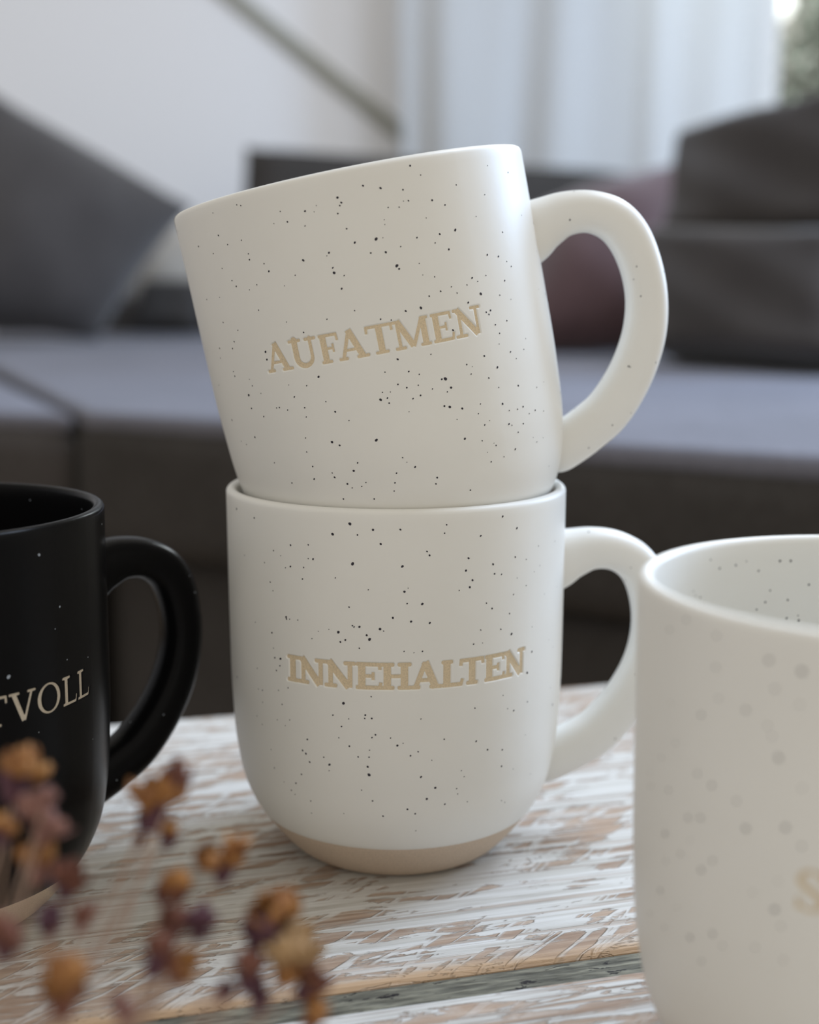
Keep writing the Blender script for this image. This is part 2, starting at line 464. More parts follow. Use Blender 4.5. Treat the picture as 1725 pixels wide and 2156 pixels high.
def make_mug(label, cat, loc, rot, letters, z0, slope, strokes, speck, nrand, front, glaze_m, text_m, speck_m, seed, handle_specks=26, group='stoneware mugs on the table', speck_scale=1.0, inside=''):
    rng = random.Random(seed)
    root = thing('mug', label, cat, loc, rot, group)
    # --- sampling grid: fine where the word is pressed in
    a0 = (letters[0][1] - 1.2) / R_TXT; a1 = (letters[-1][2] + 1.2) / R_TXT
    nf = int((a1 - a0) * R_TXT / 0.17)
    fine = np.linspace(a0, a1, nf)
    coarse = np.linspace(a1, a0 + 2 * math.pi, 66)[1:-1]
    th = np.concatenate([fine, coarse])
    zlo, zhi = z0 - 0.9, z0 + CAP + 0.9
    if slope: zlo -= 1.0; zhi += 1.0
    zs = np.concatenate([np.linspace(Z_CLAY * 1e3, zlo, 34)[:-1], np.arange(zlo, zhi, 0.17), np.linspace(zhi, MUG_H * 1e3 - 1.5, 22)]) / 1e3
    Xg, Zg = np.meshgrid(np.where(th > a1 + 1e-6, 99.0, th) * R_TXT, zs * 1e3)
    sd = word_sdf(Xg, Zg, letters, z0, slope, *strokes)
    u = np.clip((0.13 - sd) / 0.30, 0, 1); depth = 0.00042 * u * u * (3 - 2 * u)
    rows = [(radius(Z_CLAY) - 0.0006, Z_CLAY - 0.0001), (radius(Z_CLAY) - 0.0001, Z_CLAY - 0.00012)]
    rows += [(radius(z) + 0.00012 * min(1, k * 0.6 + 0.4) - depth[k], z) for k, z in enumerate(zs)]
    rtop = float(radius(MUG_H - 0.0015)) + 0.00012
    for k in range(1, 9):                       # rounded lip
        a = math.pi * k / 8
        rows.append((rtop - WALL / 2 + WALL / 2 * math.cos(a), MUG_H - 0.0015 + 0.0015 * math.sin(a)))
    for z in np.linspace(MUG_H - 0.004, 0.013, 24):
        rows.append((float(radius(z)) - WALL - 0.0016 * max(0, 1 - (z - .013) / .02), z))
    rb = rows[-1][0]
    for k in range(1, 7):
        a = math.pi / 2 * k / 6
        rows.append((rb * (1 - 0.22 * (1 - math.cos(a))) if k < 6 else 0.02, 0.013 - 0.006 * math.sin(a)))
    rows.append((0.0004, 0.007))
    V, F = revolve(rows, th)
    body = mesh_obj('body', V, F, glaze_m, root)
    # --- pressed lettering at the bottom of the recess
    nt = len(th); keep = sd < 0.07
    idx = -np.ones(sd.shape, int); LV = []; LF = []
    for j in range(sd.shape[0] - 1):
        for i in np.nonzero(keep[j] | keep[j + 1])[0]:
            k = i + 1
            if k >= nf: continue
            if not (keep[j, i] or keep[j, k] or keep[j+1, i] or keep[j+1, k]): continue
            f = []
            for (jj, ii) in ((j, i), (j, k), (j+1, k), (j+1, i)):
                if idx[jj, ii] < 0:
                    idx[jj, ii] = len(LV); r = float(radius(zs[jj])) - 0.00016
                    LV.append((r * math.sin(th[ii]), -r * math.cos(th[ii]), zs[jj]))
                f.append(int(idx[jj, ii]))
            LF.append(tuple(f))
    mesh_obj('lettering', LV, LF, text_m, root)
    # --- unglazed foot
    t2 = np.linspace(0, 2 * math.pi, 97)[:-1]
    rows = [(0.0004, 0.0016), (0.022, 0.0016), (0.0236, 0.0003), (0.0246, 0.0), (0.0262, 0.0), (0.0275, 0.0003)]
    for z in np.linspace(0.0010, Z_CLAY + 0.0006, 12): rows.append((float(radius(z)) - (0.0003 if z > Z_CLAY else 0), z))
    V, F = revolve(rows, t2)
    tag(mesh_obj('base', V, F, M_CLAYBASE, root), 'unglazed beige clay base')
    handle, hp = make_handle(glaze_m, root)
    # --- speckles in the glaze
    sv, sf = [], []
    def add(theta, z, r):
        R0 = float(radius(z)) + 0.00016; dr = float(radius(z + .0005) - radius(z - .0005)) / .001
        c = Vector((R0 * math.sin(theta), -R0 * math.cos(theta), z)); n = Vector((math.sin(theta), -math.cos(theta), -dr))
        disc(sv, sf, c, n, r, rng)
    for s in speck.split():
        a, z, r = map(float, s.split(','))
        if z < 102: add(rad(a), z / 1e3, r * speck_scale * 1.12 / 1e3)
    for _ in range(nrand):
        a = rng.uniform(0, 360); z = rng.uniform(15, 101)
        if front[0] < a - (360 if a > 180 else 0) < front[1]: continue
        add(rad(a), z / 1e3, rng.choice((.13, .15, .18, .2, .25, .32)) / 1e3)
    for _ in range(handle_specks):
        i = rng.randrange(10, len(hp) - 10); x, z, tk, wd = hp[i]
        tg = hp[i + 1][:2] - hp[i - 1][:2]; tg = tg / np.linalg.norm(tg)
        a = rng.uniform(0, 2 * math.pi); e = 2 / 2.5; c, s = math.cos(a), math.sin(a)
        cc = math.copysign(abs(c) ** e, c) * tk / 2; ss = math.copysign(abs(s) ** e, s) * wd / 2
        n = Vector((-tg[1] * c, s, tg[0] * c))
        disc(sv, sf, Vector((x - tg[1] * cc, ss, z + tg[0] * cc)) + n.normalized() * 0.00005, n, rng.choice((.16, .2, .25)) / 1e3, rng)
    for q in inside.split():
        a, z, r = map(float, q.split(',')); a = rad(a); R0 = float(radius(z / 1e3)) - WALL - 0.00006
        disc(sv, sf, Vector((R0 * math.sin(a), -R0 * math.cos(a), z / 1e3)), Vector((-math.sin(a), math.cos(a), 0)), r / 1e3, rng)
    for _ in range(0 if inside else 60):        # inside
        a = rng.uniform(0, 6.28); z = rng.uniform(0.04, 0.1); R0 = float(radius(z)) - WALL - 0.00006
        disc(sv, sf, Vector((R0 * math.sin(a), -R0 * math.cos(a), z)), Vector((-math.sin(a), math.cos(a), 0)), rng.choice((.16, .2, .28)) / 1e3, rng)
    tag(mesh_obj('speckles', sv, sf, speck_m, root, smooth=False), 'tiny dark speckles in the glaze' if speck_m is M_SPECK else 'sparse pale speckles in the glaze', kind='stuff')
    return root

SPECKS_UPPER="20.7,101.4,0.23 23.4,98.9,0.15 6,98.9,0.23 10.8,97.6,0.27 17.2,96.3,0.19 -1.8,97.4,0.27 -1,96.1,0.23 -1.6,95.5,0.19 -2.6,93.8,0.19 18.2,93.6,0.19 16.7,93.7,0.11 15.1,92.5,0.15 11.9,92.9,0.15 25.5,92.7,0.23 29.4,91.1,0.19 -8.2,96.6,0.11 -11.8,95.9,0.23 -9.2,95.3,0.11 -19.2,97.1,0.15 -17.7,94.4,0.19 -22,94.7,0.11 -12.7,92.6,0.15 -1,90,0.19 10.1,90.3,0.11 10,89.2,0.11 22.6,88.9,0.11 -33.2,101,0.15 -31.8,100.6,0.15 -43.8,102.4,0.11 -43.7,100.7,0.11 6.7,86.3,0.34 0.5,86.5,0.27 8.7,86.3,0.11 13.3,83.5,0.15 18.6,84.8,0.19 23.9,82.8,0.15 25.9,84.6,0.23 -43.5,95.2,0.19 -34.4,92.7,0.15 -40.3,92.5,0.15 -55.7,94,0.19 -7.4,85.4,0.23 -8.2,84.8,0.11 4.4,83.4,0.19 8.7,82.9,0.27 -48,91.3,0.15 -32.9,89.2,0.15 -33,87.8,0.19 -15.4,84.9,0.27 11.1,79.3,0.34 11.6,78.5,0.23 -7.2,81.8,0.19 -7.1,80.6,0.31 -27,84.1,0.23 -28.1,86.1,0.15 -45.2,87.3,0.15 -4.4,79.5,0.15 -18.8,81.9,0.15 17.8,78.8,0.11 18.2,76,0.11 21.7,75,0.15 -41.9,83.9,0.15 -40.6,82.3,0.19 -32.3,81.6,0.15 -22.9,80,0.11 -5.9,76.6,0.23 18.9,70.8,0.19 22.7,71.4,0.19 -35.5,80.8,0.11 -58.3,80.8,0.15 -49.8,80.6,0.11 -33.7,75.6,0.15 -3.5,71,0.15 11.1,68.5,0.23 15.7,68.5,0.31 -51,74.4,0.19 -44.3,71.8,0.15 -24.8,71.5,0.11 -12,70.3,0.15 3.4,67.8,0.19 6.4,67.1,0.15 -20,68.3,0.19 -47.4,69.2,0.19 -49.1,67.6,0.19 -57.1,68.2,0.19 -58.2,65.7,0.15 -34.6,65.4,0.27 -34.7,63.5,0.23 -18.3,57.2,0.27 6,57.7,0.23 1.6,55.3,0.15 8.5,54.3,0.19 11.4,53.1,0.15 16,57.2,0.15 -51.6,61.9,0.15 -51.4,60.7,0.19 -65.2,58.8,0.15 -44.1,59.4,0.11 -43.4,57.7,0.15 -28.7,56.5,0.11 -22.7,55.6,0.15 -46.2,55.5,0.31 -40.3,55.5,0.11 -27.7,53.4,0.19 -17.7,51,0.15 4.6,51.8,0.19 -0.3,50.7,0.15 -1.3,49,0.31 0.8,49.1,0.19 7,50.6,0.19 10.5,50.6,0.15 10.6,48.1,0.19 8.2,47.7,0.19 1,47.8,0.19 14.5,49,0.15 2,50.4,0.11 -46.4,52.1,0.19 -34.1,51.4,0.19 -35.2,51.4,0.15 -31.2,50.5,0.15 -25,50.4,0.19 -15.5,48.2,0.23 -41.5,49.7,0.19 -25.2,48.1,0.15 -60.7,49.5,0.23 -11.9,45.5,0.15 6.3,44.8,0.11 17.2,44.3,0.19 -48.5,44.7,0.23 -27.2,43,0.15 -18.7,41,0.31 -16.5,39.9,0.23 -5,39.6,0.34 -57.8,43.8,0.15 -54.7,42.9,0.15 -28,39.5,0.15 1.7,34.1,0.15 2.7,32.8,0.11 -27.2,35.7,0.19 -42.1,37.7,0.15 -14,33.1,0.27 -12.2,34.9,0.19 4.9,31.2,0.23 -21.1,33.4,0.15 -20.7,32.2,0.23 -27.9,32.5,0.23 -37,32.1,0.19 -17.1,30.1,0.23 -15.9,28.9,0.15 -11.1,29.7,0.15 -1.1,30.6,0.19 -2.2,28.3,0.19 -3,26.3,0.15 11.1,27.4,0.23 10.4,25.9,0.19 -19.8,26.4,0.19 -9.8,25.2,0.19 -12.7,28.9,0.15 34.6,95.3,0.15 60.1,96.7,0.19 31.3,84.9,0.31 27.9,80.7,0.23 50.5,82.4,0.19 41.6,77.7,0.23 46.3,76.8,0.23 49.9,75.2,0.15 51.8,73.8,0.19 49,98.8,0.11 45.2,92,0.15 39.9,87.2,0.11 64.6,85.8,0.15 47.2,70.7,0.19 34.1,73,0.23 35.9,71.9,0.15 31.8,71.6,0.15 36.2,68.8,0.31 31.1,67.4,0.23 27.9,70.2,0.15 26.4,71.9,0.15 39.5,72.9,0.15 43.8,67.5,0.15 48.6,65.9,0.11 38.8,64.4,0.23 37,64.2,0.19 37.9,63.5,0.19 44.9,61,0.19 39.7,60.7,0.19 40.8,58.4,0.19 24.3,61.7,0.23 33.3,53.9,0.23 44.1,53.3,0.19 50.7,53,0.15 46.2,51.3,0.15 26.7,52.9,0.19 28.4,52.1,0.11 37.5,50.4,0.27 27.6,50.4,0.15 19,50.7,0.38 17.9,50.8,0.23 20.3,48.3,0.27 18.9,47.5,0.15 33.6,48.4,0.19 45.2,44.6,0.23 36.8,45.5,0.15 37.3,41.3,0.27 46,39.1,0.23 18.8,43.8,0.31 17.2,44.3,0.23 22.7,42.7,0.27 29.1,42.7,0.15 39.6,39.2,0.15 43.3,38.9,0.19 48.7,36.9,0.15 52.1,37.2,0.19 57.3,36.2,0.15 27.8,40.5,0.15 29.4,37.4,0.19 38.7,35.9,0.23 39.9,35.4,0.15 45.1,34.9,0.19 20.4,40.4,0.11 31.4,38.1,0.11 42.3,33.2,0.19 21.9,35.3,0.27 27.7,33.7,0.15 31.9,32.3,0.11 32.6,31.6,0.19 40.4,29.2,0.23 51.6,29.1,0.15 49.6,30.6,0.11 55.7,29.5,0.11 35.3,28.2,0.15 30.1,27.9,0.19 29.1,30.5,0.11 60.4,21.3,0.15 21.6,22.2,0.19 54.8,42.7,0.15 60,43.4,0.11 68.6,66.6,0.11 39.8,55.9,0.11 52.7,55.5,0.11"
SPECKS_LOWER="-50.3,99.1,0.23 -13.4,100.3,0.35 -18.9,97.5,0.35 -6.4,99,0.27 -11.1,97.6,0.19 1.8,99.1,0.23 15.8,100,0.19 15.2,97.9,0.19 26.4,102.6,0.27 27.1,96.6,0.23 -4.1,95.5,0.27 -33.8,93.7,0.23 -27.2,94.3,0.19 -41,91.6,0.19 9.8,93.5,0.19 10.6,92.5,0.23 -57.2,88.4,0.15 -27.3,90.8,0.15 -25.6,90.8,0.23 -45.4,88,0.15 -37.9,90.6,0.12 -12.7,90.3,0.39 -34,88.2,0.23 -36,87.7,0.15 -29,88.4,0.19 2.4,89.9,0.31 23,91.2,0.27 22.2,88.1,0.27 -29.5,85.4,0.19 -18.2,86.5,0.15 -42.8,83.2,0.19 -41.6,81.1,0.15 24.4,85.5,0.27 23.5,83.8,0.27 -7.9,83.9,0.15 3,83.5,0.27 4.1,84.4,0.12 3.8,80.5,0.19 8.4,80.3,0.31 -13.9,79.3,0.19 29.4,79.2,0.19 20,83.2,0.15 -0.5,76.9,0.27 5,75.9,0.27 10.7,75.4,0.27 -36.1,74.9,0.27 -36,74.4,0.23 -34.7,74.5,0.15 -31.5,74.6,0.15 -51.1,71.4,0.15 -24.1,72.4,0.12 -20.5,73.2,0.12 -17.4,72.7,0.35 -12.9,74.6,0.19 -12.4,74.3,0.19 -10.7,74.4,0.27 -8.5,72.3,0.27 -7.6,71.3,0.35 -4.4,74,0.31 -3.3,73.5,0.15 -15.2,70.8,0.23 -16.8,70.2,0.23 -26.4,70.3,0.15 -42.5,69.9,0.23 27.5,72.4,0.15 25,69,0.19 -10.8,68.9,0.19 -41.9,65.9,0.15 2.9,68.3,0.15 8.5,68.2,0.19 5.9,67.9,0.12 -41.4,63.4,0.23 -38.9,63.5,0.31 -39.2,61.6,0.19 -40.8,60.1,0.19 -50.7,59,0.15 -48.1,53.5,0.19 -50.4,53.4,0.15 -35.9,56.2,0.19 -40.1,54.9,0.15 -48.3,50.2,0.15 -38.7,51.3,0.19 -16,54.3,0.35 -7.2,56.5,0.15 -19.6,50.9,0.19 -14.4,50.3,0.15 -9.1,51.6,0.23 -9.3,50.7,0.19 -7.1,50.8,0.23 -16.8,48.1,0.19 25.8,52.1,0.19 8.1,50.6,0.15 -41.2,46.7,0.15 -35.7,47.6,0.15 -49.2,43.9,0.15 -52.2,45.6,0.15 -37.7,45.7,0.12 -6,46.5,0.23 -7.1,45.7,0.19 -17.8,45,0.15 -29,43.3,0.23 -1.3,45.7,0.15 -14.4,43,0.23 0.8,43.7,0.27 2.6,44.3,0.12 15.6,44.8,0.19 26.6,43.1,0.23 31,40.2,0.19 -31,40,0.23 -29.8,39.3,0.27 -23.2,39.2,0.19 -28.5,37.2,0.23 -21.3,37.4,0.31 -21.5,35.7,0.15 -11.6,40.3,0.19 -8.1,40.4,0.19 -7.9,42.3,0.15 -8.6,37.8,0.27 -8.2,35.6,0.39 4.9,40.9,0.23 7.3,41.9,0.19 11.7,39.4,0.12 -32.1,33.2,0.23 -44.4,32.7,0.19 -45.2,37.7,0.15 -34.9,30.2,0.23 -37.4,27.7,0.19 -35.9,26.8,0.15 -40.4,29.5,0.12 8.3,35,0.27 13.1,31.7,0.31 22.8,33.9,0.15 21.7,35.7,0.15 -10.8,31.2,0.15 -7.3,28.3,0.23 10.4,28.7,0.31 16.6,26.7,0.23 -29.5,26,0.19 4.1,26,0.23 6.7,24.6,0.23 -4,24,0.23 20.4,30.8,0.15 20.9,29.2,0.15 24.7,26.5,0.15 -30,22.3,0.15 -17.4,23.9,0.12 7.2,19.3,0.15 35.1,100.9,0.27 41.1,97.4,0.27 40.6,90,0.23 45.7,88.8,0.15 52.1,91.5,0.15 64,91.2,0.15 31.7,89,0.27 32.3,86.5,0.23 35,86.1,0.19 41.6,84.4,0.12 45.9,81.9,0.15 53.2,86.2,0.12 50,85,0.12 40.1,80.3,0.19 31.5,77.6,0.23 38.5,75.5,0.19 35,71.8,0.19 39.5,70,0.31 28.2,69,0.12 27.4,72.5,0.12 49.4,70.4,0.12 49.6,63.7,0.23 47.3,58.4,0.31 56.5,78.1,0.12 36.4,54.1,0.15 47.9,50.4,0.19 41.3,49.2,0.23 38.5,50.2,0.15 63.3,51.1,0.12 31,40.2,0.23 37,39.2,0.23 37.2,34.6,0.23 39.2,24.3,0.15 41,23.4,0.15 42.8,32.7,0.12 53.4,28.9,0.12 47.7,41.3,0.12 60.7,64.9,0.12 64.5,62.2,0.12"
SPECKS_BLACK="56.2,97.4,0.31 63.2,84.1,0.23 44.7,70.8,0.39 61,79.2,0.12 65.4,70.9,0.16 76.1,69.2,0.16 53.5,55.9,0.12 77.9,48,0.12 92.5,99.6,0.23"
SPECKS_RIGHT="-65.3,101.2,0.38 -71.5,98.2,0.38 -56.1,100.1,0.38 -56,94.7,0.38 -43.5,98.1,0.54 -36.7,97.3,0.62 -42,93.6,0.38 -48.2,88.9,0.46 -59.7,85.6,0.46 -70.2,85.2,0.23 -55,89.5,0.31 -43.2,87.2,0.31 -67.9,78.5,0.31 -42.2,85.6,0.31 -73.6,74.2,0.31 -40.6,82.3,0.54 -60.2,75,0.38 -56,74,0.46 -70,69.2,0.38 -78.7,67.3,0.31 -49.5,72.9,0.38 -62.7,66.3,0.46 -58.9,67.4,0.46 -38.5,70.9,0.54 -47.1,68.7,0.54 -71,60.7,0.54 -62,62.4,0.23 -35.1,68.4,0.38 -65,58.9,0.38 -55.1,60.8,0.38 -58.2,58.1,0.46 -35.6,78.1,0.31 -79.5,69.7,0.23 -36.8,91.8,0.31 -58.2,58.1,0.46 -72.8,49.2,0.46 -70.4,55.7,0.31 -55.1,60.7,0.31 -40,56.3,0.54 -78.6,42.5,0.31 -71,42.7,0.31 -65.8,48.5,0.23 -61.4,44.4,0.46 -54.6,47.5,0.46 -51.9,46.2,0.31 -44,48.4,0.31 -57.8,41.2,0.38 -38.6,53.7,0.31 -37.8,47.9,0.31 -45,58,0.23 -39.6,61.4,0.23"
SPECKS_INSIDE = "-147.0,98.3,0.25 -153.0,98.5,0.25 -160.9,96.8,0.22 -167.6,98.7,0.28 -170.9,98.6,0.28 -164.9,92.2,0.22 -163.5,89.7,0.26 -170.5,89.9,0.24 -176.6,93.2,0.25 -160.8,88.2,0.22 -170.4,85.8,0.26 -174.1,85.2,0.28 -143.3,100.5,0.20 -139.3,92.8,0.20 -137.2,93.4,0.16 -136.0,94.5,0.16 -156.7,99.1,0.15 -173.8,86.3,0.16"

# ------------------------------------------------------------------ setting
FLOOR_Z = -0.42
WY = 3.4                                        # distance of the far wall
def structure(o): o['kind'] = 'structure'; return o

structure(bm_obj('floor', bm_box((-3.4, -2.2, FLOOR_Z - 0.05), (3.2, WY + 0.15, FLOOR_Z)), M_FLOOR))
# far wall with the window opening left free
WX0, WX1, WZ0, WZ1 = 0.50, 1.85, 0.57, 2.05
wall = structure(bm_obj('wall_back', bm_box((-3.4, WY, FLOOR_Z), (WX0, WY + 0.15, 2.5)), M_WALL))
def wall_piece(lo, hi):
    bm = bmesh.new(); bm.from_mesh(wall.data)
    b2 = bm_box(lo, hi); me = bpy.data.meshes.new('tmp'); b2.to_mesh(me); b2.free()
    bm.from_mesh(me); bm.to_mesh(wall.data); bm.free(); bpy.data.meshes.remove(me)
wall_piece((WX1, WY, FLOOR_Z), (3.2, WY + 0.15, 2.5))
wall_piece((WX0, WY, FLOOR_Z), (WX1, WY + 0.15, WZ0))
wall_piece((WX0, WY, WZ1), (WX1, WY + 0.15, 2.5))
structure(bm_obj('wall_left', bm_box((-3.55, -2.2, FLOOR_Z), (-3.4, WY + 0.15, 2.5)), M_WALL))

# slanting painted batten across the far wall
p0, p1 = on_y(490, -6, WY), on_y(905, 330, WY)
d = (p1 - p0).normalized(); p0 = p0 - d * 0.9; p1 = p1 + d * 0.25
d = p1 - p0; L = d.length
tr = structure(bm_obj('trim_1', bm_box((-L / 2, -0.012, -0.019), (L / 2, 0.0, 0.019), 0.004), M_TRIM))
tr.location = (p0 + p1) / 2; tr.rotation_euler = (0, -math.atan2(d.z, d.x), 0)

# window: frame, mullion, two panes
win = structure(thing('window_1', None, None, ((WX0 + WX1) / 2, WY + 0.075, WZ0)))
hw, hh = (WX1 - WX0) / 2, WZ1 - WZ0
bm_obj('window_frame', bm_box((-hw, -0.03, 0), (-hw + 0.05, 0.03, hh), 0.004), M_FRAME, win)
bm_obj('window_frame', bm_box((hw - 0.05, -0.03, 0), (hw, 0.03, hh), 0.004), M_FRAME, win)
bm_obj('window_frame', bm_box((-hw + 0.05, -0.03, hh - 0.05), (hw - 0.05, 0.03, hh), 0.004), M_FRAME, win)
bm_obj('window_frame', bm_box((-hw + 0.05, -0.03, 0), (hw - 0.05, 0.03, 0.04), 0.004), M_FRAME, win)
bm_obj('mullion', bm_box((-0.30, -0.025, 0.04), (-0.255, 0.025, hh - 0.05), 0.004), M_FRAME, win)
bm_obj('pane', bm_box((-hw + 0.05, -0.003, 0.04), (-0.30, 0.003, hh - 0.05)), M_GLASS, win)
bm_obj('pane', bm_box((-0.255, -0.003, 0.04), (hw - 0.05, 0.003, hh - 0.05)), M_GLASS, win)

# garden beyond the window
M_LAWN = material('garden_ground', (0.10, 0.13, 0.06), 0.95)
_t = NT(M_LAWN); _n = _t.noise(_t.coord(), 8, 4); _t.color(_t.ramp(_n, [(0.3, (0.06, 0.08, 0.035)), (0.7, (0.15, 0.17, 0.08))]))
tag(bm_obj('garden_ground', bm_box((-5, WY + 0.6, -0.55), (9, 14, -0.45)), M_LAWN), kind='structure')
M_LEAF = material('grey_green_leaf', (0.10, 0.13, 0.09), 0.6)
_t = NT(M_LEAF); _n = _t.noise(_t.coord(), 9, 3); _t.color(_t.ramp(_n, [(0.35, (0.035, 0.050, 0.032)), (0.5, (0.10, 0.125, 0.09)), (0.66, (0.30, 0.33, 0.28))]))
M_BARK = material('shrub_bark', (0.12, 0.085, 0.06), 0.9)
M_REDB = material('red_blossom', (0.55, 0.07, 0.035), 0.6)

def shrub(loc, w, h, n, seed, label):
    rng = random.Random(seed)
    root = thing('garden_shrub', label, 'shrub', loc, group='shrubs outside the window')
    v, f = [], []
    for _ in range(n):
        a = rng.uniform(0, 6.283); rr = w * math.sqrt(rng.random()); z = rng.random() ** 0.8
        rr *= (1.0 - 0.55 * z * z)
        c = Vector((rr * math.cos(a), rr * math.sin(a) * 0.6, 0.12 * h + 0.88 * h * z))
        q = Euler((rng.uniform(-1.3, 1.3), rng.uniform(-1.3, 1.3), rng.uniform(0, 6.3)))
        ln, wd = rng.uniform(.035, .065), rng.uniform(.012, .02); k = len(v)
        for (x, y, zz) in ((0, 0, 0), (ln * .5, wd, .006), (ln, 0, 0), (ln * .5, -wd, .006)):
            e = Vector((x, y, zz)); e.rotate(q); v.append(c + e)
        f.append((k, k + 1, k + 2, k + 3))
    lv = mesh_obj('foliage', v, f, M_LEAF, root, smooth=False); lv['kind'] = 'stuff'
    bm = bmesh.new()
    for _ in range(7):
        a = rng.uniform(0, 6.28); t = Vector((w * .5 * math.cos(a), w * .3 * math.sin(a), h * .8))
        ret = bmesh.ops.create_cone(bm, segments=7, radius1=.018, radius2=.005, depth=t.length, cap_ends=True)
        M = Matrix.Translation(t / 2) @ t.to_track_quat('Z', 'Y').to_matrix().to_4x4()
        bmesh.ops.transform(bm, matrix=M, verts=ret['verts'])
    bm_obj('stems', bm, M_BARK, root)
    return root
s1 = shrub((1.75, 4.75, -0.45), 0.75, 1.75, 9000, 3, 'grey-green leafy shrub outside the window at the right')
s2 = shrub((2.35, 5.9, -0.45), 0.9, 2.3, 6000, 5, 'taller grey-green shrub standing behind the nearer one outside')
c = on_y(1612, 44, 4.6) - s1.location
bm = bmesh.new()
for k in range(6):
    ret = bmesh.ops.create_uvsphere(bm, u_segments=8, v_segments=5, radius=.02)
    a = k * 1.047
    bmesh.ops.transform(bm, matrix=Matrix.Translation(c + Vector((.024 * math.cos(a), .01 * math.sin(k), .024 * math.sin(a)))) @ Matrix.Diagonal((1, .5, 1, 1)), verts=ret['verts'])
tag(bm_obj('blossom', bm, M_REDB, s1, True), 'small red blossom')

M_GLOBE = material('lit_white_globe', (0.9, 0.9, 0.88), 0.3)
M_GLOBE.node_tree.nodes['Principled BSDF'].inputs['Emission Color'].default_value = (1, 0.99, 0.96, 1)
M_GLOBE.node_tree.nodes['Principled BSDF'].inputs['Emission Strength'].default_value = 1.6
c = on_y(1640, 8, 4.0)
lamp = thing('globe_lamp', 'round white glowing globe outside at the top right corner', 'lamp', (c.x, c.y, -0.45))
bm = bmesh.new(); bmesh.ops.create_uvsphere(bm, u_segments=20, v_segments=12, radius=.042)
bmesh.ops.translate(bm, vec=(0, 0, c.z + .45), verts=bm.verts[:]); bm_obj('globe', bm, M_GLOBE, lamp, True)
bm = bmesh.new(); ret = bmesh.ops.create_cone(bm, segments=10, radius1=.008, radius2=.008, depth=c.z + .40, cap_ends=True)
bmesh.ops.translate(bm, vec=(0, 0, (c.z + .40) / 2), verts=ret['verts']); bm_obj('pole', bm, M_LEG, lamp, True)

# curtain with hanging folds
def curtain():
    xa, xb = on_y(845, 100, 3.2).x, on_y(1603, 100, 3.2).x
    root = thing('curtain', 'sheer white curtain hanging in folds beside the window', 'curtain', (0, 0, 0))
    nx, nz = 220, 24; zb, zt = 0.02, 2.15
    V, F = [], []
    folds = [(.00, .030), (.05, .034), (.14, -.020), (.27, -.012), (.36, .024), (.45, -.022), (.56, .020), (.66, .012), (.72, -.018), (.80, .022), (.90, -.020), (.96, .016), (1.0, .018)]
    fx = np.array([a for a, _ in folds]); fy = np.array([b for _, b in folds])
    for j in range(nz + 1):
        z = zb + (zt - zb) * j / nz; s = j / nz
        for i in range(nx + 1):
            u = i / nx
            k = np.searchsorted(fx, u, side='right') - 1; k = min(max(k, 0), len(fx) - 2)
            t = (u - fx[k]) / (fx[k + 1] - fx[k]); t = (1 - math.cos(math.pi * t)) / 2
            y = fy[k] * (1 - t) + fy[k + 1] * t
            lean = -0.10 * (0.45 - s) * math.sin(math.pi * u)
            V.append((xa + (xb - xa) * u + lean + .004 * math.sin(5 * z + 9 * u), 3.2 + y * (0.62 - .20 * s) + .006 * math.sin(3 * z + 20 * u), z))
    for j in range(nz):
        for i in range(nx):
            a = j * (nx + 1) + i; F.append((a, a + 1, a + nx + 2, a + nx + 1))
    o = mesh_obj('cloth', V, F, M_CURTAIN, root)
    sd = o.modifiers.new('thickness', 'SOLIDIFY'); sd.thickness = 0.0015
    bm = bmesh.new()
    ret = bmesh.ops.create_cone(bm, segments=12, radius1=.012, radius2=.012, depth=xb - xa + .3, cap_ends=True)
    bmesh.ops.transform(bm, matrix=Matrix.Translation(((xa + xb) / 2, 3.2, zt)) @ Matrix.Rotation(rad(90), 4, 'Y'), verts=ret['verts'])
    bm_obj('rod', bm, M_FRAME, root, True)
    for x in (xa - .1, xb + .1):
        bm_obj('bracket', bm_box((x - .008, 3.2, zt - .01), (x + .008, WY, zt + .01)), M_FRAME, root)
    return root
curtain()

# ------------------------------------------------------------------ sofa
SEAT = 0.066
def prism(name, poly, z0, z1, bevel, mat, parent, puff=0.0):
    bm = bmesh.new()
    lo = [bm.verts.new((p[0], p[1], z0)) for p in poly]; hi = [bm.verts.new((p[0], p[1], z1)) for p in poly]
    n = len(poly)
    bm.faces.new(lo[::-1]); bm.faces.new(hi)
    for i in range(n): bm.faces.new((lo[i], lo[(i+1) % n], hi[(i+1) % n], hi[i]))
    bmesh.ops.recalc_face_normals(bm, faces=bm.faces[:])
    bmesh.ops.bevel(bm, geom=bm.edges[:], offset=bevel, segments=5, profile=0.5, affect='EDGES')
    bmesh.ops.triangulate(bm, faces=[f for f in bm.faces if len(f.verts) > 4])
    return bm_obj(name, bm, mat, parent, True)

